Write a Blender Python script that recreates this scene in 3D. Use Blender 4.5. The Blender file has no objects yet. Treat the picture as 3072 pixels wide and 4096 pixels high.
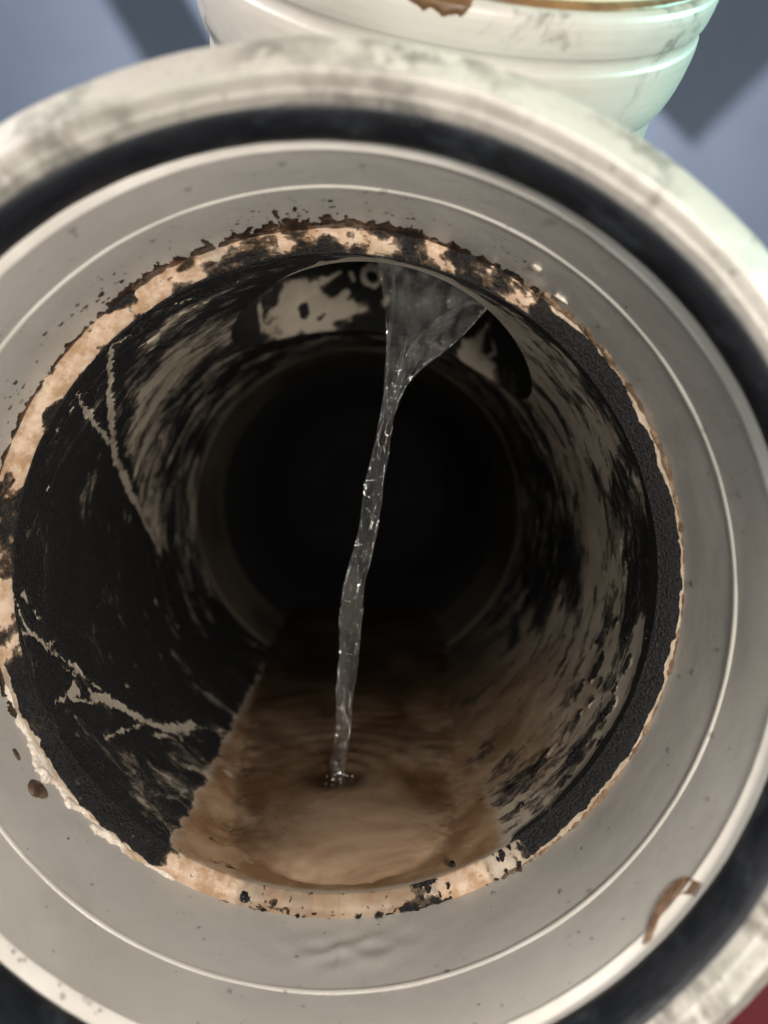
import bpy, bmesh, math, random
import numpy as np
from mathutils import Matrix, Vector
random.seed(4); rng = np.random.default_rng(7)
scene = bpy.context.scene
U = 0.055                       # one working unit = the socket radius, 55 mm
RAD = math.radians

# ------------------------------------------------------------------ camera, world, lamps, exposure
cam_d = bpy.data.cameras.new('camera'); cam = bpy.data.objects.new('camera', cam_d)
scene.collection.objects.link(cam); scene.camera = cam
R3 = Matrix(((0.99993, 0.0, -0.011835), (-0.011804, 0.071775, -0.997351), (0.000849, 0.997421, 0.07177)))
# columns of R3 are the camera's right, up and back axes
right = Vector((0.99993, -0.011804, 0.000849)); up = Vector((0.0, 0.071775, 0.997421)); back = Vector((-0.011835, -0.997351, 0.07177))
M = Matrix(((right.x, up.x, back.x), (right.y, up.y, back.y), (right.z, up.z, back.z))).to_4x4()
M.translation = Vector((0.10833, -1.86705, 0.36227)) * U
cam.matrix_world = M
cam_d.lens = 27.02; cam_d.sensor_width = 36; cam_d.sensor_fit = 'AUTO'
cam_d.clip_start = 0.005; cam_d.clip_end = 50
cam_d.dof.use_dof = True; cam_d.dof.focus_distance = 2.35 * U; cam_d.dof.aperture_fstop = 14

world = bpy.data.worlds.new('World'); scene.world = world; world.use_nodes = True
bg = world.node_tree.nodes['Background']; bg.inputs[0].default_value = (0.93, 0.96, 1.0, 1); bg.inputs[1].default_value = 0.38

def lamp(name, kind, loc, target, power, color, size=0.05, **kw):
    d = bpy.data.lights.new(name, kind); d.energy = power; d.color = color
    if kind == 'AREA': d.shape = 'DISK'; d.size = size
    else: d.shadow_soft_size = size
    for k_, v_ in kw.items(): setattr(d, k_, v_)
    o = bpy.data.objects.new(name, d); scene.collection.objects.link(o)
    o.location = Vector(loc) * U
    o.rotation_euler = (Vector(target) * U - o.location).to_track_quat('-Z', 'Y').to_euler()
    return o
lamp('ceiling_lamp', 'AREA', (-3.3, -1.1, 3.7), (0, 0, 0.3), 0.74, (1.0, 0.93, 0.85), 0.08)
lamp('front_lamp', 'AREA', (0.75, -2.4, 0.34), (0, 1, -0.15), 0.33, (1.0, 0.91, 0.81), 0.028)
lamp('daylight_lamp', 'SPOT', (9.0, 0.7, 3.6), (0, 0.2, 0.8), 11.0, (0.46, 1.0, 0.85), 0.015, spot_size=RAD(34), spot_blend=.3)
lamp('added_wall_light', 'AREA', (0.8, 3.0, 8.4), (0.8, 9, 6.0), 2.3, (0.94, 0.89, 0.95), 0.012)  # unseen light added behind the fitting to brighten and shadow the wall

scene.view_settings.view_transform = 'Standard'; scene.view_settings.look = 'None'
scene.view_settings.exposure = 0; scene.view_settings.gamma = 1
scene.cycles.use_denoising = True
scene.cycles.max_bounces = 12; scene.cycles.transparent_max_bounces = 16; scene.cycles.transmission_bounces = 10
scene.cycles.caustics_reflective = False; scene.cycles.caustics_refractive = False
scene.cycles.sample_clamp_indirect = 4

# ------------------------------------------------------------------ node helpers
class Mat:
    def __init__(s, name):
        s.m = bpy.data.materials.new(name); s.m.use_nodes = True
        s.nt = s.m.node_tree; s.nt.nodes.clear()
        s.out = s.n('ShaderNodeOutputMaterial')
    def n(s, t, **kw):
        nd = s.nt.nodes.new(t)
        for k_, v_ in kw.items(): setattr(nd, k_, v_)
        return nd
    def put(s, sock, val):
        if val is None: return
        if hasattr(val, 'is_output'): s.nt.links.new(val, sock)
        elif isinstance(val, (tuple, list)) and len(val) == 3 and sock.type == 'RGBA': sock.default_value = (*val, 1)
        else: sock.default_value = val
    def coord(s, scale=(1, 1, 1), uv=False, loc=(0, 0, 0)):
        tc = s.n('ShaderNodeTexCoord'); mp = s.n('ShaderNodeMapping')
        mp.inputs['Scale'].default_value = scale; mp.inputs['Location'].default_value = loc
        s.nt.links.new(tc.outputs['UV' if uv else 'Object'], mp.inputs[0]); return mp.outputs[0]
    def noise(s, vec, scale, detail=4, rough=.55, dist=0.0):
        nd = s.n('ShaderNodeTexNoise'); s.put(nd.inputs['Vector'], vec)
        nd.inputs['Scale'].default_value = scale; nd.inputs['Detail'].default_value = detail
        nd.inputs['Roughness'].default_value = rough; nd.inputs['Distortion'].default_value = dist
        return nd.outputs[0]
    def voro(s, vec, scale, feature='F1'):
        nd = s.n('ShaderNodeTexVoronoi', feature=feature); s.put(nd.inputs['Vector'], vec)
        nd.inputs['Scale'].default_value = scale; return nd.outputs[0]
    def step(s, x, lo, hi, a=0.0, b=1.0):
        nd = s.n('ShaderNodeMapRange', interpolation_type='SMOOTHSTEP'); s.put(nd.inputs[0], x)
        for i, v_ in enumerate((lo, hi, a, b)): s.put(nd.inputs[i + 1], v_)
        return nd.outputs[0]
    def math(s, op, a, b=None, c=None):
        nd = s.n('ShaderNodeMath', operation=op); s.put(nd.inputs[0], a); s.put(nd.inputs[1], b); s.put(nd.inputs[2], c); return nd.outputs[0]
    def mix(s, fac, a, b, mode='MIX'):
        nd = s.n('ShaderNodeMix', data_type='RGBA', blend_type=mode)
        s.put(nd.inputs[0], fac); s.put(nd.inputs[6], a); s.put(nd.inputs[7], b); return nd.outputs[2]
    def attr(s, name):
        nd = s.n('ShaderNodeAttribute', attribute_name=name); return nd.outputs['Fac']
    def bump(s, h, dist, strength=1.0, normal=None):
        nd = s.n('ShaderNodeBump'); nd.inputs['Strength'].default_value = strength; nd.inputs['Distance'].default_value = dist
        s.put(nd.inputs['Height'], h); s.put(nd.inputs['Normal'], normal); return nd.outputs[0]
    def bsdf(s, color, rough=.5, normal=None, spec=.5, **kw):
        nd = s.n('ShaderNodeBsdfPrincipled'); s.put(nd.inputs['Base Color'], color); s.put(nd.inputs['Roughness'], rough)
        s.put(nd.inputs['Normal'], normal); s.put(nd.inputs['Specular IOR Level'], spec)
        for k_, v_ in kw.items(): s.put(nd.inputs[k_], v_)
        return nd.outputs[0]
    def done(s, sh):
        s.nt.links.new(sh, s.out.inputs[0]); return s.m

# ------------------------------------------------------------------ materials
def mat_outer():                                   # grimy white outer plastic
    m = Mat('outer_plastic'); c = m.coord()
    big = m.noise(c, 55, 5, .6); fine = m.noise(m.coord((1, .35, 1)), 260, 5, .65)
    dirt = m.math('MULTIPLY', m.step(big, .42, .62), m.step(fine, .40, .58))
    col = m.mix(m.step(m.noise(c, 25, 3), .35, .65), (.40, .38, .345), (.52, .505, .47))
    col = m.mix(m.step(m.noise(m.coord((1, 1, 1), False, (3, 2, 1)), 70, 5, .65), .5, .66), col, (.33, .34, .29))
    col = m.mix(m.math('MULTIPLY', dirt, .85), col, (.12, .115, .10))
    col = m.mix(m.step(m.noise(c, 900, 2), .68, .74), col, (.12, .11, .10))
    return m.done(m.bsdf(col, m.step(big, .3, .7, .35, .6), m.bump(m.noise(c, 600, 4), .0004, .35)))
def mat_branch():
    m = Mat('branch_plastic'); c = m.coord()
    col = m.mix(m.step(m.noise(c, 30, 4), .35, .65), (.45, .43, .40), (.54, .525, .49))
    dirt = m.math('MULTIPLY', m.step(m.noise(c, 42, 5, .65, .6), .57, .66), m.step(m.noise(c, 300, 4), .35, .6))
    col = m.mix(m.math('MULTIPLY', dirt, .8), col, (.13, .12, .105))
    return m.done(m.bsdf(col, .4, m.bump(m.noise(c, 500, 4), .0003, .3)))
def mat_socket():                                  # wet grey socket wall
    m = Mat('socket_plastic'); c = m.coord()
    col = m.mix(m.step(m.noise(c, 40, 4), .3, .7), (.40, .385, .355), (.46, .445, .415))
    col = m.mix(m.step(m.noise(c, 700, 3, .7), .70, .74), col, (.10, .085, .07))
    sm = m.step(m.noise(m.coord((1, .4, 1)), 90, 5, .65, .1), .5, .72)
    col = m.mix(m.math('MULTIPLY', sm, .15), col, (.25, .23, .2))
    wr = m.noise(c, 60, 3, .5, .5); fine = m.noise(c, 900, 3)
    nrm = m.bump(wr, .0005, .2, m.bump(fine, .0001, .25))
    return m.done(m.bsdf(col, m.step(wr, .3, .7, .22, .38), nrm, .5))
def mat_lip():
    m = Mat('lip_plastic'); c = m.coord()
    col = m.mix(m.step(m.noise(c, 80, 4), .35, .65), (.68, .65, .60), (.80, .78, .73))  # paler than the socket plastic: part of the lip's highlight is painted in
    return m.done(m.bsdf(col, .22, m.bump(m.noise(c, 260, 4), .0003, .4)))
def mat_rubber():
    m = Mat('black_rubber'); c = m.coord()
    col = m.mix(m.step(m.noise(c, 130, 5, .65), .52, .75), (.008, .010, .014), (.035, .042, .052))
    return m.done(m.bsdf(col, m.step(m.noise(c, 200, 4), .3, .7, .32, .55), m.bump(m.noise(m.coord((1, 2, 1)), 500, 4), .0003, .4)))
def mat_slimed(name, streak):                      # plastic wall under black slime, mask in the 'slime' attribute
    m = Mat(name)
    uv = m.coord((1, 1, 1), True)
    st = m.noise(m.coord(streak, True), 1.0, 8, .7, .8)
    ob = m.coord((1 / U, 1 / U, 1 / U))
    fn = m.noise(ob, 26, 5, .7)
    gr = m.noise(ob, 120, 3, .6)
    bl = m.noise(m.coord((3.2, 5.5, 1), True, (4, 2, 0)), 1, 4, .6, .6)
    a = m.attr('slime')
    n_ = m.math('ADD', m.math('ADD', m.math('MULTIPLY', m.math('SUBTRACT', bl, .5), 1.35), m.math('MULTIPLY', m.math('SUBTRACT', st, .5), 1.7)), m.math('MULTIPLY', m.math('SUBTRACT', fn, .5), .8))
    f = m.math('ADD', a, n_)
    black = m.step(f, .38, .68)
    halo = m.step(f, .25, .52)
    base = m.mix(m.step(m.noise(ob, 5, 5, .6), .35, .65), (.41, .36, .285), (.54, .485, .40))
    base = m.mix(m.math('MULTIPLY', halo, .45), base, (.16, .12, .085))
    tan = m.attr('tan')
    peach = m.mix(m.step(fn, .4, .62), (.52, .37, .265), (.62, .49, .37))
    peach = m.mix(m.math('MULTIPLY', m.step(m.noise(ob, 15, 5, .7), .46, .62), .8), peach, (.36, .22, .12))
    peach = m.mix(m.step(tan, .62, .95), m.mix(m.step(fn, .4, .6), (.16, .10, .06), (.34, .25, .17)), peach)
    base = m.mix(tan, base, peach)
    sed = m.attr('sediment')
    sc = m.mix(m.step(m.noise(ob, 5, 6, .62, .3), .36, .64), (.22, .125, .065), (.40, .27, .165))
    sc = m.mix(m.step(m.noise(ob, 8, 5, .6, .3), .62, .70), sc, (.44, .37, .29))
    sc = m.mix(m.attr('deep_shade'), sc, (.035, .025, .018))  # bed colour drops to near black inward, a painted light falloff
    base = m.mix(sed, base, sc)
    slime = m.mix(m.step(gr, .35, .7), (.004, .006, .009), (.011, .0135, .0175))
    slime = m.mix(m.math('MULTIPLY', m.step(f, .86, .56), m.step(fn, .42, .66)), slime, (.06, .05, .042))
    col = m.mix(m.math('MULTIPLY', black, .968), base, slime)
    rough = m.mix(black, (.5, .5, .5), m.mix(m.step(gr, .3, .7), (.22, .22, .22), (.6, .6, .6)))
    h = m.math('MULTIPLY', black, m.math('ADD', .6, m.math('MULTIPLY', gr, .8)))
    nrm = m.bump(h, .0013, 1.0, m.bump(m.noise(ob, 14, 4), .0008, .25))
    return m.done(m.bsdf(col, rough, nrm, .3))
def mat_crust(name, c1, c2, c3, rough=.3):         # lumpy wet sludge
    m = Mat(name); c = m.coord()
    n1 = m.noise(c, 260, 5, .7); n2 = m.noise(c, 90, 4, .6)
    col = m.mix(m.step(n1, .38, .62), c1, c2)
    col = m.mix(m.step(n2, .58, .68), col, c3)
    return m.done(m.bsdf(col, rough, m.bump(n1, .0008, .7)))
def mat_plain(name, c1, c2, scale, rough=.5, bumpd=.0003):
    m = Mat(name); c = m.coord(); n1 = m.noise(c, scale, 5, .6)
    return m.done(m.bsdf(m.mix(m.step(n1, .35, .65), c1, c2), rough, m.bump(m.noise(c, scale * 4, 4), bumpd, .4)))
def mat_stream():
    m = Mat('clear_water')
    nrm = m.bump(m.noise(m.coord((1, 1, .42)), 640, 3, .55, 1.2), .0026, 1.0)
    gl = m.n('ShaderNodeBsdfGlossy'); gl.inputs['Roughness'].default_value = .05; m.put(gl.inputs['Normal'], nrm)
    tr = m.n('ShaderNodeBsdfTransparent'); tr.inputs[0].default_value = (.95, .955, .95, 1)
    df = m.n('ShaderNodeBsdfDiffuse'); df.inputs[0].default_value = (.75, .75, .72, 1)
    fr = m.n('ShaderNodeFresnel'); fr.inputs[0].default_value = 1.33
    a = m.n('ShaderNodeMixShader'); m.put(a.inputs[0], m.math('MULTIPLY', m.step(m.noise(m.coord((1, 1, .1)), 420, 4), .35, .7), .040))
    m.nt.links.new(tr.outputs[0], a.inputs[1]); m.nt.links.new(df.outputs[0], a.inputs[2])
    b_ = m.n('ShaderNodeMixShader'); m.put(b_.inputs[0], m.math('MULTIPLY_ADD', fr.outputs[0], .7, .030))
    m.nt.links.new(a.outputs[0], b_.inputs[1]); m.nt.links.new(gl.outputs[0], b_.inputs[2])
    return m.done(b_.outputs[0])
def mat_puddle():
    m = Mat('brown_water'); c = m.coord()
    nrm = m.bump(m.noise(c, 90, 2, .5, .4), .0006, .25)
    gl = m.n('ShaderNodeBsdfGlossy'); gl.inputs['Roughness'].default_value = .03; m.put(gl.inputs['Normal'], nrm)
    tr = m.n('ShaderNodeBsdfTransparent'); m.put(tr.inputs[0], m.mix(m.step(m.attr('depth'), 0, .12), (1, 1, 1), (.97, .92, .87)))
    df = m.n('ShaderNodeBsdfDiffuse'); m.put(df.inputs[0], m.mix(m.step(m.noise(c, 42, 6, .62, .7), .36, .66), (.22, .125, .066), (.46, .32, .215)))
    fr = m.n('ShaderNodeFresnel'); fr.inputs[0].default_value = 1.33; m.put(fr.inputs['Normal'], nrm)
    a = m.n('ShaderNodeMixShader'); d_ = m.step(m.attr('depth'), .0, .02)
    m.put(a.inputs[0], m.math('MULTIPLY', m.math('MULTIPLY', d_, m.attr('murk')), m.step(m.noise(c, 45, 5, .6, .8), .3, .75, .42, .82)))
    m.nt.links.new(tr.outputs[0], a.inputs[1]); m.nt.links.new(df.outputs[0], a.inputs[2])
    b_ = m.n('ShaderNodeMixShader'); m.put(b_.inputs[0], m.math('MULTIPLY', fr.outputs[0], m.step(m.attr('depth'), 0, .03)))
    m.nt.links.new(a.outputs[0], b_.inputs[1]); m.nt.links.new(gl.outputs[0], b_.inputs[2])
    return m.done(b_.outputs[0])
def mat_drop():
    m = Mat('water_drop')
    gl = m.n('ShaderNodeBsdfGlossy'); gl.inputs['Roughness'].default_value = .06
    tr = m.n('ShaderNodeBsdfTransparent'); tr.inputs[0].default_value = (.93, .93, .92, 1)
    fr = m.n('ShaderNodeFresnel'); fr.inputs[0].default_value = 1.33
    b_ = m.n('ShaderNodeMixShader'); m.put(b_.inputs[0], m.math('MULTIPLY_ADD', fr.outputs[0], .6, .03))
    m.nt.links.new(tr.outputs[0], b_.inputs[1]); m.nt.links.new(gl.outputs[0], b_.inputs[2])
    return m.done(b_.outputs[0])

BRANCHOUT = mat_branch()
OUTER, SOCKET, LIP, RUBBER = mat_outer(), mat_socket(), mat_lip(), mat_rubber()
BORE = mat_slimed('slimed_bore', (4.0, 9, 1)); BRANCHIN = mat_slimed('slimed_branch', (7, 7, 1))
CRUST_DARK = mat_crust('dark_sludge', (.010, .007, .006), (.034, .019, .012), (.10, .045, .018))
CRUST_TAN = mat_crust('tan_sludge', (.15, .095, .055), (.30, .21, .14), (.05, .03, .02), .35)
CRUST_PALE = mat_crust('pale_sludge', (.70, .62, .53), (.80, .74, .66), (.45, .33, .22), .35)
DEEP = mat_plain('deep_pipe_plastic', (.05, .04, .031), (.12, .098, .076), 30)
DARK = mat_plain('shaded_pipe_wall', (.003, .003, .004), (.006, .006, .007), 50, .9)  # near-black base colour paints in the shade of the unlit pipe depth
SEAM = mat_plain('brown_goo', (.10, .05, .018), (.24, .13, .05), 120, .4)
INLET = mat_plain('yellowed_plastic', (.62, .62, .42), (.72, .72, .55), 60)
WALL = mat_plain('blue_paint', (.215, .265, .345), (.24, .29, .37), 12, .6, .0002)
FLOOR = mat_plain('red_felt', (.115, .0005, .006), (.145, .001, .009), 40, 1.0)
CONCRETE = mat_plain('blue_grey_floor', (.22, .25, .29), (.28, .31, .34), 14, .6)
STREAM, PUDDLE, DROP = mat_stream(), mat_puddle(), mat_drop()
BEAD = mat_plain('ridge_plastic', (.46, .44, .40), (.56, .54, .50), 60, .35)

# ------------------------------------------------------------------ object helpers
def link(name, me, mat, parent=None):
    me.materials.append(mat); o = bpy.data.objects.new(name, me); scene.collection.objects.link(o)
    if parent is not None: o.parent = parent
    return o
def tag(o, label=None, cat=None, group=None, kind=None):
    for k_, v_ in (('label', label), ('category', cat), ('group', group), ('kind', kind)):
        if v_: o[k_] = v_
    return o
def np_mesh(name, V, Q, mat, parent=None, uv=None, attrs=None):
    me = bpy.data.meshes.new(name); V = np.asarray(V, np.float32) * U; Q = np.asarray(Q, np.int32)
    me.vertices.add(len(V)); me.vertices.foreach_set('co', V.ravel())
    me.loops.add(Q.size); me.loops.foreach_set('vertex_index', Q.ravel())
    me.polygons.add(len(Q)); me.polygons.foreach_set('loop_start', np.arange(0, Q.size, Q.shape[1], dtype=np.int32))
    me.update(calc_edges=True)
    me.polygons.foreach_set('use_smooth', np.ones(len(Q), bool))
    if uv is not None:
        l = me.uv_layers.new(name='UVMap'); l.data.foreach_set('uv', np.asarray(uv, np.float32)[Q.ravel()].ravel())
    for k_, v_ in (attrs or {}).items():
        a = me.attributes.new(k_, 'FLOAT', 'POINT'); a.data.foreach_set('value', np.asarray(v_, np.float32))
    me.update(); me.validate()
    return link(name, me, mat, parent)
def grid_q(nr, nc, wrap=False, off=0):
    i, j = np.meshgrid(np.arange(nr - 1), np.arange(nc if wrap else nc - 1), indexing='ij'); j2 = (j + 1) % nc
    return (np.stack([i * nc + j, i * nc + j2, (i + 1) * nc + j2, (i + 1) * nc + j], -1).reshape(-1, 4) + off)
def vnoise(x, y, seed=0, px=None):                 # value noise, optional period in x
    h = np.random.default_rng(seed).random((64, 2048)); xi = np.floor(x).astype(int); yi = np.floor(y).astype(int)
    fx = x - xi; fy = y - yi; fx = fx * fx * (3 - 2 * fx); fy = fy * fy * (3 - 2 * fy)
    p = min(px or 2048, 2048)
    g = lambda a, b: h[b % 64, a % p]
    return (g(xi, yi) * (1 - fx) + g(xi + 1, yi) * fx) * (1 - fy) + (g(xi, yi + 1) * (1 - fx) + g(xi + 1, yi + 1) * fx) * fy
def fbm(x, y, seed=0, oct_=4, px=None):
    s = 0; a = .5; t = 0
    for k_ in range(oct_):
        s = s + a * vnoise(x * 2 ** k_, y * 2 ** k_, seed + k_, px * 2 ** k_ if px else None); t += a; a *= .55
    return s / t
def sstep(x, a, b):
    t = np.clip((x - a) / (b - a), 0, 1); return t * t * (3 - 2 * t)
def lathe(name, prof, mat, parent=None, n=256, seg=3, wob=0.0, seed=0, th0=0, th1=360, cut=False):
    P = []                                          # prof: (s, r) along the axis +Y
    for (a, b) in zip(prof[:-1], prof[1:]):
        for k_ in range(seg): t = k_ / seg; P.append((a[0] + (b[0] - a[0]) * t, a[1] + (b[1] - a[1]) * t))
    P.append(prof[-1]); P = np.array(P)
    full = th1 - th0 >= 360
    th = np.radians(np.linspace(th0, th1, n, endpoint=not full))
    r = P[:, 1][:, None] + (wob * (fbm(th[None] / (2 * np.pi) * 24, P[:, 0][:, None] * 9, seed, 4, 24) - .5) if wob else 0) + 0 * th[None]
    V = np.stack([r * np.sin(th), P[:, 0][:, None] + 0 * r, r * np.cos(th)], -1).reshape(-1, 3)
    q = grid_q(len(P), n, full)
    if cut:                                         # leave out what would stand inside the branch
        w = V - np.array([0, S0, 0.]); bb = np.array([math.sin(AL) * K, -K, math.cos(AL) * K]); t = w @ bb
        ins = (np.linalg.norm(w - t[:, None] * bb, axis=1) < .69) & (t > 0)
        q = q[~ins[q].any(1)]
    return np_mesh(name, V, q, mat, parent)
def smooth_prof(pts, k_=2):
    p = np.array(pts, float)
    for _ in range(k_):
        q = [p[0]]
        for a, b in zip(p[:-1], p[1:]): q += [a * .75 + b * .25, a * .25 + b * .75]
        q.append(p[-1]); p = np.array(q)
    return [tuple(x) for x in p]

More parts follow.
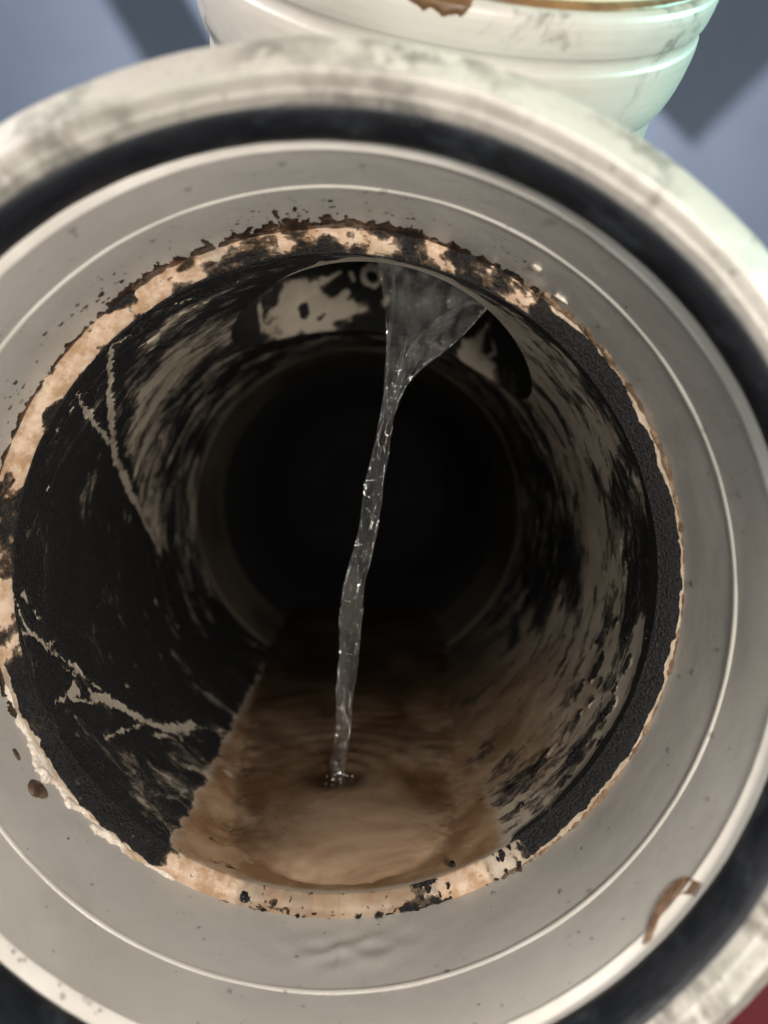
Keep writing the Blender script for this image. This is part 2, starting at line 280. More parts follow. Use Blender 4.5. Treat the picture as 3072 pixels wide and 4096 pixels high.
# ------------------------------------------------------------------ stains: traced patches on the wall, (angle in degrees, distance in from the stop)
BORE_STAINS=[('P',0.66,0.1,[(-36.46,0.1912),(-23.51,0.3343),(-32.25,1.4331),(-55.44,2.1637),(-80.09,2.5802),(-96.67,2.7473),(-120.78,2.9086),(-142.09,3.2433),(-114.18,2.4242),(-87.1,1.6969),(-70.1,1.0878),(-49.42,0.4851)]),('P',0.42,0.06,[(-22.86,0.6813),(-30.26,1.1223),(-41.84,0.9993),(-46.83,0.8212),(-44.65,0.6169),(-38.25,0.5946),(-28.51,0.6601)]),('P',0.44,0.05,[(-52.34,0.6504),(-45.18,0.7432),(-42.71,0.8808),(-55.85,1.2111),(-69.25,1.4189),(-70.21,1.1618),(-65.18,0.8801),(-56.67,0.8656)]),('P',0.45,0.06,[(-69.03,1.2117),(-70.79,1.5885),(-85.02,1.8372),(-96.78,1.9639),(-92.37,1.6908),(-80.69,1.3955)]),('P',0.46,0.08,[(-65.37,2.3383),(-90.3,3.2102),(-109.46,3.3702),(-134.88,3.4747),(-128.13,3.1676),(-101.98,2.8096),(-79.72,2.4348)]),('S',0.15,0,[(-43.4,0.0564,0.0068),(-48.58,0.2336,0.0109),(-56.42,0.503,0.0138),(-61.8,0.6604,0.0137),(-68.04,0.8315,0.0182),(-73.64,1.0673,0.0196),(-80.39,1.3132,0.0169),(-86.23,1.5136,0.01),(-93.95,1.7302,0.0083),(-98.39,1.7872,0.0048)]),('S',0.2,0,[(-54.65,0.0977,0.0041),(-57.6,0.2745,0.0074),(-60.42,0.4351,0.0103),(-63.5,0.6248,0.0085),(-66.53,0.7882,0.0072)]),('S',0.32,0,[(-68.18,0.98,0.0076),(-65.21,1.1203,0.01),(-56.2,1.0639,0.0078)]),('S',0.3,0,[(-44.38,0.0263,0.0033),(-37.07,0.0697,0.0027)]),('S',0.3,0,[(-37.71,0.0995,0.0034),(-32.97,0.1164,0.0021)]),('S',0.3,0,[(-34.52,0.0933,0.0041),(-27.87,0.1713,0.005)]),('S',0.3,0,[(-32.8,0.162,0.0028),(-27.2,0.1774,0.0028)]),('S',0.3,0,[(-42.85,0.0871,0.0082),(-38.95,0.1562,0.0071)]),('S',0.3,0,[(-44.21,0.1941,0.0036),(-38.15,0.2211,0.0036)]),('S',0.3,0,[(-54.35,0.1685,0.0028),(-47.82,0.1803,0.0029)]),('S',0.3,0,[(-62.3,0.1214,0.0042),(-54.35,0.1685,0.0028)]),('S',0.3,0,[(-65.06,0.1,0.0034),(-59.43,0.1363,0.0035)]),('S',0.3,0,[(-69.59,0.1335,0.0035),(-64.14,0.156,0.0042)]),('S',0.3,0,[(-41.57,0.2732,0.0037),(-37.74,0.3112,0.0038)]),('S',0.3,0,[(-55.06,0.2508,0.0022),(-50.24,0.239,0.0022)]),('S',0.3,0,[(-33.29,0.0305,0.002),(-26.14,0.105,0.0028)]),('S',0.3,0,[(-20.51,-0.029,0.002),(-12.81,0.0722,0.0034)]),('S',0.3,0,[(-24.55,-0.0024,0.002),(-16.96,0.0701,0.002)]),('S',0.3,0,[(-26.62,0.2032,0.0022),(-16.55,0.2037,0.0029)]),('S',0.3,0,[(-12.85,-0.0108,0.002),(-7.17,0.0854,0.0034)]),('S',0.3,0,[(-2.54,0.1462,0.0021),(9.95,0.1429,0.0028)]),('S',0.3,0,[(-65.09,0.2906,0.003),(-74.33,0.2266,0.0036)]),('S',0.3,0,[(-32.45,0.2586,0.0029),(-24.16,0.308,0.003)]),('S',0.1,0,[(-90.9,0.0674,0.0054),(-92.87,0.0948,0.011),(-94.79,0.1375,0.0056)]),('S',0.2,0,[(-95.92,0.1595,0.0057),(-97.87,0.19,0.0057)]),('S',0.1,0,[(-93.6,0.0128,0.0033),(-96.44,0.0624,0.0047),(-98.84,0.1094,0.0104),(-101.01,0.1466,0.0134),(-103.48,0.1937,0.01),(-107.79,0.285,0.006),(-111.81,0.3657,0.0046),(-117.44,0.464,0.004)]),('S',0.15,0,[(-100.21,0.1018,0.0028),(-99.0,0.0456,0.002)]),('S',0.15,0,[(-103.33,0.1954,0.0043),(-104.21,0.2814,0.003)]),('S',0.15,0,[(-108.93,0.255,0.0044),(-112.55,0.3381,0.0091),(-111.93,0.3724,0.0046)]),('S',0.08,0,[(-117.18,0.3731,0.0093),(-118.83,0.4279,0.0189),(-121.24,0.4891,0.0242),(-125.95,0.5651,0.0182),(-130.05,0.648,0.0171),(-133.55,0.6951,0.0208),(-137.27,0.806,0.0216),(-139.06,0.9143,0.0149),(-141.59,0.9447,0.0075),(-146.24,1.0556,0.0029)]),('S',0.15,0,[(-115.34,0.23,0.0036),(-118.62,0.3749,0.0062)]),('S',0.15,0,[(-113.61,0.116,0.0028),(-114.24,0.1999,0.0058),(-113.6,0.2955,0.0179),(-115.34,0.2805,0.0059)]),('S',0.2,0,[(-132.76,0.5817,0.0083),(-135.64,0.6629,0.012),(-138.16,0.7156,0.014),(-138.41,0.8226,0.0091)]),('S',0.25,0,[(-126.84,0.3886,0.0062),(-127.88,0.4882,0.0056),(-130.51,0.6282,0.0051)]),('S',0.3,0,[(-125.79,0.2882,0.0022),(-126.45,0.4019,0.0023)]),('S',0.38,0,[(-134.77,0.5671,0.005),(-136.89,0.5164,0.0065),(-135.91,0.3755,0.0054),(-134.79,0.2414,0.0037)]),('S',0.4,0,[(-141.09,0.3249,0.0038),(-142.96,0.5626,0.0058)]),('S',0.38,0,[(-142.71,0.2269,0.0029),(-145.15,0.4115,0.0047)]),('S',0.42,0,[(-116.31,0.1571,0.0099),(-116.83,0.1538,0.0069)]),('S',0.42,0,[(-118.5,0.1881,0.01),(-119.02,0.184,0.007)]),('S',0.42,0,[(-120.22,0.1958,0.0086),(-120.74,0.1911,0.006)]),('S',0.42,0,[(-121.4,0.137,0.0056),(-121.9,0.1322,0.0039)]),('S',0.42,0,[(-128.19,0.129,0.007),(-128.66,0.1222,0.0049)]),('S',0.42,0,[(-132.69,0.1061,0.0097),(-133.14,0.0983,0.0067)]),('S',0.42,0,[(-134.25,0.1877,0.0072),(-134.71,0.1789,0.005)]),('S',0.42,0,[(-144.54,0.1001,0.0096),(-144.95,0.0895,0.0067)]),('S',0.42,0,[(-144.06,0.1543,0.0071),(-144.47,0.1434,0.0049)]),('S',0.42,0,[(-97.75,0.7219,0.0079),(-98.43,0.7268,0.0055)]),('S',0.42,0,[(-102.18,0.719,0.0088),(-102.86,0.7213,0.0061)]),('S',0.42,0,[(-98.68,0.8851,0.0065),(-99.39,0.8899,0.0045)]),('S',0.42,0,[(-113.63,0.6694,0.0086),(-114.26,0.6658,0.006)]),('S',0.42,0,[(-118.76,0.8637,0.0074),(-119.41,0.857,0.0051)]),('S',0.42,0,[(-118.84,1.1973,0.0102),(-119.54,1.189,0.0071)]),('S',0.42,0,[(-120.4,0.6852,0.0087),(-121.0,0.6784,0.006)]),('S',0.42,0,[(-118.33,1.6356,0.0161),(-119.11,1.6255,0.0113)]),('S',0.42,0,[(-109.37,1.483,0.0133),(-110.16,1.4808,0.0093)]),('S',0.42,0,[(-92.45,0.7539,0.0071),(-93.15,0.7621,0.005)]),('S',0.42,0,[(-132.56,0.3337,0.0076),(-133.05,0.3244,0.0053)]),('P',0.72,0.08,[(-129.34,0.2264),(-139.6,0.7515),(-145.11,1.0351),(-144.13,0.6307),(-144.59,0.0701),(-137.08,0.0255)]),('P',0.36,0.04,[(30.38,0.1292),(37.49,0.1313),(46.75,0.0938),(57.02,0.066),(66.35,0.0276),(75.68,0.103),(85.04,0.1283),(89.98,0.1329),(98.23,0.1269),(110.79,0.065),(121.43,0.0812),(130.98,0.0824),(143.76,0.0472),(152.03,0.0434),(151.48,0.3615),(150.77,0.7813),(148.6,1.3251),(152.66,2.039),(159.05,2.681),(129.27,1.5978),(108.07,1.3469),(88.88,1.3007),(70.39,1.3586),(51.48,1.1708),(36.76,0.4656),(30.2,0.322)]),('P',0.62,0.06,[(63.06,0.1753),(68.51,0.07),(81.79,0.131),(96.56,0.1405),(101.84,0.3418),(88.69,0.4601),(77.26,0.5092)]),('P',0.5,0.04,[(44.0,0.1863),(53.17,0.1533),(64.02,0.1487),(64.97,0.2773),(53.27,0.3757),(43.97,0.3313)]),('P',0.56,0.08,[(52.7,1.2471),(70.39,1.3586),(88.32,1.2027),(102.94,0.979),(117.84,1.5819),(121.47,2.6024),(89.73,3.0575),(63.39,2.8931),(52.34,1.9223)]),('P',0.7,0.06,[(91.55,2.3385),(87.38,1.2494),(97.85,1.0567),(112.96,1.6684),(109.67,2.2737)]),('P',0.64,0.05,[(56.01,1.7642),(65.15,1.532),(81.36,1.5837),(86.37,2.1737),(71.98,2.5876)]),('P',0.86,0.04,[(144.84,2.9403),(131.52,2.9136),(119.61,2.1161),(122.66,1.5971),(132.34,1.7711),(142.58,2.3033)]),('P',0.3,0.05,[(69.7,0.8664),(78.09,0.7176),(90.12,0.6455),(102.38,0.542),(108.71,0.622),(96.57,0.7867),(81.22,0.9433)]),('P',0.3,0.04,[(114.25,0.6916),(107.43,0.3911),(111.5,0.1667),(119.74,0.1811),(129.7,0.5974),(129.11,0.9343)]),('S',0.35,0,[(155.31,3.2728,0.0066),(145.16,3.2339,0.0098),(136.58,3.1566,0.0064)]),('S',0.3,0,[(31.11,0.4235,0.0126),(39.47,0.4503,0.0175),(48.04,0.5736,0.0183),(59.41,0.6237,0.0203),(69.31,0.5959,0.0184),(79.67,0.5998,0.0151),(89.73,0.5938,0.0134),(99.73,0.5786,0.0133)]),('S',0.78,0,[(120.66,0.5015,0.0121),(118.06,0.5006,0.0146)]),('S',0.78,0,[(118.11,0.1927,0.0158),(114.62,0.1843,0.0189)]),('S',0.78,0,[(125.66,0.364,0.0154),(122.44,0.3751,0.0185)]),('S',0.78,0,[(115.59,0.4655,0.0192),(111.35,0.4435,0.0228)]),('S',0.78,0,[(134.53,0.3708,0.0123),(132.13,0.3973,0.0149)]),('S',0.78,0,[(129.22,0.208,0.0115),(126.85,0.2228,0.0139)]),('S',0.78,0,[(110.05,0.2141,0.0145),(106.75,0.1864,0.0172)]),('S',0.78,0,[(125.82,0.7449,0.0062),(124.56,0.7511,0.0074)]),('S',0.78,0,[(135.86,0.7031,0.0035),(135.2,0.7126,0.0042)]),('S',0.78,0,[(137.11,0.343,0.0076),(135.66,0.3624,0.0092)]),('S',0.78,0,[(120.37,0.8405,0.0109),(118.06,0.839,0.0131)]),('S',0.78,0,[(108.82,0.5518,0.0107),(106.4,0.5263,0.0127)]),('S',0.78,0,[(102.86,0.4359,0.0079),(101.04,0.4087,0.0094)]),('S',0.78,0,[(133.92,0.126,0.0091),(132.13,0.1434,0.011)]),('S',0.78,0,[(113.17,0.2226,0.0058),(111.87,0.2157,0.0069)]),('S',0.78,0,[(120.02,0.3468,0.0076),(118.37,0.3461,0.0092)]),('S',0.78,0,[(123.05,0.1151,0.0062),(121.71,0.1177,0.0075)]),('S',0.78,0,[(142.9,0.3505,0.0046),(142.08,0.3658,0.0055)]),('S',0.78,0,[(143.0,0.2016,0.005),(142.09,0.2175,0.0061)]),('S',0.78,0,[(136.87,0.0642,0.0102),(134.9,0.0869,0.0123)]),('S',0.78,0,[(141.5,0.5768,0.0037),(140.83,0.5897,0.0045)]),('S',0.78,0,[(105.29,0.3156,0.009),(103.2,0.2902,0.0107)]),('S',0.78,0,[(114.66,0.3558,0.0061),(113.3,0.3497,0.0073)]),('S',0.12,0,[(-8.08,0.241,0.0029),(-2.54,0.1462,0.007),(2.44,0.145,0.0098),(6.6,0.1306,0.0119),(10.81,0.1566,0.012),(14.77,0.1925,0.0108),(18.94,0.2324,0.0102),(22.89,0.2749,0.0096),(26.08,0.3155,0.009)])]
BRANCH_STAINS=[('P',0.22,0.05,[(-117.07,0.8809),(-111.99,1.0072),(-123.55,1.0581),(-127.11,1.1307),(-135.48,1.1369),(-144.48,1.1255),(-147.47,1.0152),(-155.42,0.9637),(-168.17,0.9502),(-169.67,0.9097),(-161.67,0.8628),(-153.1,0.8543),(-158.13,0.7768),(-149.61,0.7286),(-137.33,0.8219),(-129.97,0.7955)]),('S',0.2,0,[(-144.67,1.0995,0.0218),(-149.9,1.116,0.0139),(-153.86,1.1422,0.012)]),('S',0.22,0,[(-157.06,1.0168,0.0212),(-153.26,0.9659,0.0171)]),('S',0.25,0,[(-158.71,1.1292,0.012),(-159.83,1.0979,0.0119)]),('S',0.18,0,[(-164.01,1.1476,0.0131),(-166.73,1.1749,0.0142),(-170.98,1.1538,0.0141),(-172.39,1.1039,0.0129),(-169.58,1.0658,0.0137),(-165.76,1.0784,0.0128),(-163.95,1.1141,0.0129),(-164.01,1.1476,0.0131)]),('S',0.3,0,[(-111.75,1.1109,0.0139),(-114.74,0.9365,0.0132)]),('S',0.9,0,[(-137.62,0.9736,0.0248),(-139.07,0.9281,0.0244)]),('S',0.9,0,[(-146.24,0.8807,0.0148),(-148.3,0.9044,0.0112)]),('S',0.3,0,[(-162.5,0.7754,0.0125),(-169.43,0.7342,0.0123)]),('S',0.35,0,[(-176.73,1.0181,0.0154),(-174.35,0.9585,0.0152)]),('P',0.3,0.05,[(133.97,1.1302),(136.11,1.0875),(143.94,0.9193),(146.7,0.8119),(139.55,0.8049),(127.54,0.8311),(125.58,0.922),(135.57,0.9247),(134.04,1.0213)]),('S',0.3,0,[(130.73,1.0337,0.0175),(126.73,0.9973,0.0134),(129.83,0.9428,0.0113)])]

def paint(field, X, Y, feats, sx):
    # X angle in degrees, Y length; sx = units per degree
    for kind, val, soft, pts in feats:
        if kind == 'P':
            p = np.array(pts); x = p[:, 0] * sx; y = p[:, 1]; s = soft
        else:
            p = np.array(pts); x = p[:, 0] * sx; y = p[:, 1]; s = p[:, 2].max() + .01
        m = (X * sx > x.min() - s) & (X * sx < x.max() + s) & (Y > y.min() - s) & (Y < y.max() + s)
        if not m.any(): continue
        px = X[m] * sx; py = Y[m]
        d = np.full(px.shape, 9.0); wbest = np.zeros(px.shape)
        inside = np.zeros(px.shape, bool); n = len(x)
        for i in range(n if kind == 'P' else n - 1):
            j = (i + 1) % n; dx, dy = x[j] - x[i], y[j] - y[i]
            t = np.clip(((px - x[i]) * dx + (py - y[i]) * dy) / (dx * dx + dy * dy + 1e-12), 0, 1)
            dd = np.hypot(px - x[i] - t * dx, py - y[i] - t * dy)
            if kind == 'S':
                dd = dd - (p[i, 2] + (p[j, 2] - p[i, 2]) * t); d = np.minimum(d, dd)
            else:
                d = np.minimum(d, dd)
                c = ((y[i] > py) != (y[j] > py)) & (px < dx * (py - y[i]) / (dy if abs(dy) > 1e-9 else 1e-9) + x[i]); inside ^= c
        if kind == 'P':
            sd = np.where(inside, d, -d); a = sstep(sd, -s, s * .6)
        else:
            a = sstep(-d, -.012, .006)
        f = field[m]; field[m] = f + (val - f) * a
    return field

# ------------------------------------------------------------------ the setting
def plane(name, c0, du, dv, mat):
    V = [c0, c0 + du, c0 + du + dv, c0 + dv]
    return np_mesh(name, np.array(V), [[0, 1, 2, 3]], mat)
fl = plane('floor', np.array([-60., -40., -1.126]), np.array([120., 0, 0]), np.array([0, 49., 0]), CONCRETE); tag(fl, kind='structure')
bm = bmesh.new(); bmesh.ops.create_cube(bm, size=1)
for v in bm.verts: v.co = Vector((2.85 + v.co.x * 4.2, .4 + v.co.y * 3.4, -1.096 + v.co.z * .05)) * U
bmesh.ops.bevel(bm, geom=bm.edges[:], offset=.015 * U, segments=2, affect='EDGES')
me = bpy.data.meshes.new('floor_mat'); bm.to_mesh(me); bm.free()
tag(link('floor_mat', me, FLOOR), 'deep red mat on the floor at the lower right corner', 'mat')
bm = bmesh.new(); bmesh.ops.create_cube(bm, size=1)
for v in bm.verts: v.co = Vector((v.co.x * 120, 9.4 + v.co.y * .8, 18.9 + v.co.z * 40)) * U
me = bpy.data.meshes.new('wall'); bm.to_mesh(me); bm.free()
tag(link('wall', me, WALL), 'blue painted wall behind the white pipe fitting', 'wall')

def straight_pipe(name, a_, b_, r_, mat):
    a_ = np.array(a_, float); b_ = np.array(b_, float); d_ = b_ - a_; L_ = np.linalg.norm(d_); d_ /= L_
    s_ = np.cross(d_, [0, 1, 0]); s_ /= np.linalg.norm(s_); n_ = np.cross(s_, d_); tt_ = np.linspace(0, 2 * np.pi, 32, endpoint=False)
    rows = [(0, .82), (0, 1), (.02, 1), (.1 / L_, 1), (1 - .1 / L_, 1), (1, 1), (1, .82)]
    v_ = np.array([a_ + d_ * L_ * f_ + r_ * k_ * (math.cos(x) * s_ + math.sin(x) * n_) for f_, k_ in rows for x in tt_])
    return np_mesh(name, v_, grid_q(len(rows), 32, True), mat)
o = straight_pipe('shadow_pipe', (-3.2, 6.0, 11.0), (-.65, 6.0, 6.75), .20, OUTER); tag(o, 'unseen slanting pipe added above the fitting at the left for its shadow', 'pipe', 'added shadow-casting pipes')  # both slanting pipes are unseen, added to cast the wall's shadow bands
o = straight_pipe('shadow_pipe', (5.2, 6.0, 9.6), (2.4, 6.0, 6.75), .26, OUTER); tag(o, 'unseen slanting pipe added above the fitting at the right for its shadow', 'pipe', 'added shadow-casting pipes')

# ------------------------------------------------------------------ the wye fitting
fit = bpy.data.objects.new('pipe_fitting', None); scene.collection.objects.link(fit)
tag(fit, 'grimy white wye pipe fitting with an open rubber-sealed socket and a raised branch', 'pipe fitting')
S0, AL, K, RB = 2.32, RAD(10.5), .70710678, .65
def RM(s): return .938 + np.clip((s - .3) / 2.8, 0, 1) * .12
# outer bell and body (outside)
lathe('socket_bell', smooth_prof([(-.415, 1.003), (-.432, .990), (-.470, .996), (-.474, .998), (-.478, 1.003), (-.505, 1.012), (-.511, 1.018), (-.507, 1.027), (-.494, 1.033), (-.489, 1.040), (-.44, 1.100), (-.424, 1.115), (-.41, 1.122), (-.36, 1.123), (-.12, 1.120), (-.06, 1.10), (-.02, 1.06), (.3, 1.05), (.5, 1.06)]), OUTER, fit, 320, 3, .010, 3, cut=True)
lathe('body_tube', [(.45, 1.055), (1.1, 1.065), (1.8, 1.08), (2.4, 1.1), (3.0, 1.12), (3.05, 1.18), (3.9, 1.18), (3.95, 1.12), (9.0, 1.12)], OUTER, fit, 200, 14, cut=True)
lathe('seal_groove', [(-.425, 1.0), (-.42, 1.06), (-.26, 1.06), (-.255, 1.012)], OUTER, fit, 160, 1)
lathe('rubber_seal', smooth_prof([(-.43, 1.03), (-.437, .997), (-.425, .984), (-.37, .975), (-.31, .981), (-.284, .995), (-.283, 1.03)]), RUBBER, fit, 320, 3, .006, 9)
lathe('inner_lip', smooth_prof([(-.276, 1.03), (-.287, 1.018), (-.282, 1.010), (-.262, 1.001), (-.236, .9935), (-.229, .9935), (-.224, 1.0)]), LIP, fit, 360, 3, .005, 5)
# socket wall with low ripples
nth, ns = 900, 60
th = np.radians(np.linspace(-180, 180, nth, endpoint=False)); s = np.linspace(-.226, .306, ns)
T, S_ = np.meshgrid(th, s)
r = np.interp(S_, [-.23, 0, .306], [.999, .9985, .994]) + .004 * (fbm(T / (2 * np.pi) * 30 + 60, S_ * 6, 21, 4, 30) - .5)
deg = np.degrees(T)
r -= .012 * np.exp(-((np.abs(deg) - 178) / 9) ** 2) * np.exp(-((S_ - .14) / .07) ** 2) * (fbm(T * 9, S_ * 10, 5, 2) - .2)
wv = np.exp(-((np.abs(deg + 3) - 180) / 8) ** 2) * np.exp(-((S_ - .16) / .07) ** 2); dd_ = (np.where(deg < 0, deg + 360, deg) - 177) / 10
r -= wv * .0028 * (np.sin(70 * S_ + 5 * dd_ + 3 * fbm(dd_ * 2 + 30, S_ * 9, 171, 2)) + .8 * np.sin(55 * S_ - 7 * dd_))
np_mesh('socket_wall', np.stack([r * np.sin(T), S_, r * np.cos(T)], -1).reshape(-1, 3), grid_q(ns, nth, True), SOCKET, fit)
lathe('stop_ridge', smooth_prof([(-.010, 1.0), (-.007, .9955), (0, .9935), (.007, .9955), (.010, 1.0)], 1), BEAD, fit, 480, 2, .003, 8)

# bore, with the branch opening cut out of its top
def hole(theta):
    c0 = np.cos(theta - AL); s1 = np.full(theta.shape, 1.0); s2 = np.full(theta.shape, 2.0); ok = np.ones(theta.shape, bool)
    for _ in range(60):
        out = []
        for sgn, ss in ((-1, s1), (1, s2)):
            Rr = RM(ss); c = Rr * c0; D = 2 * c * c - 2 * Rr * Rr + 2 * RB * RB
            q = -c + sgn * np.sqrt(np.maximum(D, 0)); out.append(S0 + q); bad = (D < 0) | (c0 < 0)
        s1 = np.where(bad, 1.6, .5 * s1 + .5 * out[0]); s2 = np.where(bad, 1.6, .5 * s2 + .5 * out[1])
    return s1, s2, bad
nth = 1440
th = np.radians(np.linspace(-180, 180, nth, endpoint=False))
s1, s2, bad = hole(th)
# meet in the tangent point outside the opening
good = np.where(~bad)[0]; i0, i1 = good[0], good[-1]
e0 = .5 * (s1[i0] + s2[i0]); e1_ = .5 * (s1[i1] + s2[i1])
gap = th.copy(); x = np.where(th > th[i1], th - th[i1], th - th[i1] + 2 * np.pi); x = x / (2 * np.pi - (th[i1] - th[i0]))
mid = e1_ + (e0 - e1_) * sstep(x, 0, 1)
s1 = np.where(bad, mid, s1); s2 = np.where(bad, mid, s2)
SEND = 3.12
# rows: annulus (radial), then wall up to s1, then s2..end
na, nf, nb = 16, 240, 150
A_ = np.linspace(.996, .938, na)
ra = np.repeat(A_[:, None], nth, 1); sa = np.full((na, nth), .305)
fr = np.linspace(0, 1, nf + 1)[1:] ** 1.15
sf = .305 + fr[:, None] * (s1 - .305)[None]; rf = RM(sf)
sb = s2[None] + np.linspace(0, 1, nb)[:, None] * (SEND - s2)[None]; rb = RM(sb)
SS = np.vstack([sa, sf, sb]); RR = np.vstack([ra, rf, rb]); TT = np.repeat(th[None], len(SS), 0); DEG = np.degrees(TT)
PP = np.where(np.arange(len(SS))[:, None] < na, .938 - RR, SS - .305)
# slime field
F = np.full(SS.shape, .30)
left = sstep(DEG, -148 - 3, -148 + 3) * sstep(-DEG, 18, 26)
F = F + (.88 - F) * left                                                   # the left wall is black
topz = sstep(DEG, -40, -30) * sstep(-DEG, -40, -30); F = F + (.86 - F) * topz
F = F + (.50 - F) * sstep(PP, 1.4, 2.3) * sstep(DEG, -130, -100) * .6       # deep left: patchy
deepr = sstep(DEG, 30, 45) * sstep(-DEG, -135, -120); F = F + (.55 - F) * deepr * sstep(PP, .9, 1.6)
WX = DEG + 2.2 * (fbm(DEG / 5 + 50, PP * 14, 201, 4) - .5) + 2.0 * (fbm(DEG + 400, PP * 60, 207, 3) - .5)
WY = PP + .040 * (fbm(DEG / 5 + 90, PP * 14, 211, 4) - .5) + .042 * (fbm(DEG + 500, PP * 60, 217, 3) - .5)
F = paint(F.ravel(), WX.ravel(), WY.ravel(), BORE_STAINS, RAD(1) * .95).reshape(F.shape)
wst = np.interp(DEG, [-14, -4, 6, 14, 22, 30, 36], [.015, .05, .09, .085, .085, .09, .03]) * (.6 + .9 * fbm(DEG / 3, PP * 10, 37, 3))
F = F + (-.1 - F) * sstep(wst - (s1[None] - SS), -.012, .004) * sstep(SS - s1[None], -.2, -.19) * (SS <= s1[None]) * sstep(DEG, -16, -8) * sstep(-DEG, -38, -32)
# black ragged band just inside the stop on the right
bth = np.array([20, 29.5, 37.5, 46.7, 57, 66, 75.7, 85, 98, 111, 121, 131, 144, 150]); bp = np.array([.05, .05, .11, .10, .075, .05, .095, .125, .125, .075, .085, .08, .045, .0])
bw = np.interp(DEG, bth, bp) + .035 * (fbm(DEG / 4, PP * 14, 31, 4) - .5)
band = sstep(bw - PP, -.012, .010) * sstep(DEG, 24, 30) * sstep(-DEG, -149, -143)
F = F + (.98 - F) * band
# the annular stop itself
ann = sstep(-PP, -.006, .002)
az = fbm(DEG / 360 * 90 + 90, PP * 25, 41, 4, 90)
def win(a, b, w=4): return sstep(DEG, a - w, a + w) * sstep(-DEG, -b - w, -b + w)
edge_ = .008 + .036 * np.clip(fbm(DEG / 360 * 70 + 70, 0 * PP + 3.3, 43, 4, 70) - .36, 0, 1) + .012 * (fbm(DEG / 360 * 200 + 200, PP * 40, 47, 3, 200) - .5)
outer_ = sstep(edge_ - (.056 + PP), -.004, .003) * ann
val = .98 - 1.1 * outer_ - 2.2 * np.clip(fbm(DEG / 360 * 260 + 260, PP * 60, 49, 4, 260) - .60, 0, 1)
val = val + (.02 - val) * win(-103, -29, 2)
val = val + ((.35 + 1.6 * (az - .42)) - val) * win(-29, 38, 2)
spot_ = 5.5 * np.clip(fbm(DEG / 360 * 420 + 420, PP * 70, 161, 3, 420) - .52, 0, 1)
val = val + 2.6 * np.clip(fbm(DEG / 360 * 60 + 60, PP * 16, 197, 5, 60) - .50, 0, 1) * win(-102, -29, 2)
val = val + (.25 * win(-103, -74, 6) + 1.1 * (az - .42) * win(-103, -70, 6) ) * win(-102, -29, 2)
val = val + ((-.05 + .5 * (az - .45) + spot_) - val) * np.maximum(win(146, 181), win(-181, -162)); val = val + (.08 - val) * win(-164, -148, 2)
val = val + (.05 - val) * win(152, 160, 2)
F = F + (val - F) * ann
tan = np.clip(ann * np.maximum.reduce([win(-107, -20), win(-20, 40), .4 * win(143, 181), .4 * win(-181, -160), win(-164, -146), win(152, 161, 2), outer_ * .52 * win(-150, 150)]), 0, 1)
tan = np.maximum(tan, sstep(.045 - PP, 0, .03) * np.maximum(win(152, 163, 2), win(-163, -148, 3)) * .95)
lowr = sstep(DEG, 112, 140) * sstep(PP, .25, .9); F = F + (.22 - F) * lowr * .9
sedann = (.45 + .9 * (az - .4)).clip(0, .9) * ann * sstep(np.abs(DEG), 161, 170)
deep_shade = sstep(PP + .7 * (fbm(DEG / 10, PP * 4, 139, 4) - .5), .4, 2.3) * .9  # shade mask painted into the bed colour, growing with distance inward
rag = 3.5 * (fbm(DEG / 4 + 30, PP * 14, 137, 5) - .5)
sed = np.maximum(sstep(np.abs(DEG) + rag, 146, 150), sstep(np.abs(DEG) + 14 * (fbm(DEG / 12, PP * 5, 131, 4) - .5), 104, 142) * .95 * sstep(PP + .3 * (fbm(DEG / 8, PP * 6, 133, 3) - .5), .05, .6) * (DEG > 0)) * sstep(PP, .0, .05)
F = F + (.12 - F) * sstep(np.abs(DEG) + rag, 147.0, 149) * sstep(PP, -.002, .01)
F = F + (.16 - F) * sstep(np.abs(DEG), 160, 166) * sstep(PP, -.06, -.04) * sstep(-PP, -.02, .01) * .8
lump_ = fbm(DEG / 360 * 160 + 160, RR * 30 + PP * 12, 45, 4, 160)
isann = np.arange(len(SS))[:, None] < na
SS = SS + np.where(isann, .036 * np.clip(1 - (RR - .938) / .042, 0, 1) ** 2 - .038 * (lump_ - .35) * sstep(F, .45, .7) * np.clip((RR - .938) / .02, 0, 1), .036 * np.clip(1 - (SS - .305) / .09, 0, 1))
lift = np.where(np.arange(len(SS))[:, None] < na, 0, .006) * sstep(F + .5 * (fbm(DEG / 3, PP * 20, 51, 4) - .5), .55, .75)
sed = np.maximum(sed, sedann)
RR2 = RR - lift * (SS < 3)
V = np.stack([RR2 * np.sin(TT), SS, RR2 * np.cos(TT)], -1).reshape(-1, 3)
nfront = na + nf
Q = np.vstack([grid_q(nfront, nth, True), grid_q(nb, nth, True, nfront * nth)])
UVs = np.stack([TT * .95, PP], -1).reshape(-1, 2)
np_mesh('bore', V, Q, BORE, fit, UVs, {'slime': F.ravel(), 'tan': tan.ravel(), 'sediment': sed.ravel(), 'deep_shade': deep_shade.ravel()})

# deep end: a second pipe seated in the far end
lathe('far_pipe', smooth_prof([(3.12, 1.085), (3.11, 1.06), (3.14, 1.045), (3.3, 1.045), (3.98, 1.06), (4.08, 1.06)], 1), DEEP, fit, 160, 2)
lathe('far_pipe_wall', [(4.06, 1.062), (7.8, 1.06), (7.9, .9), (7.95, .02)], DARK, fit, 96, 2)

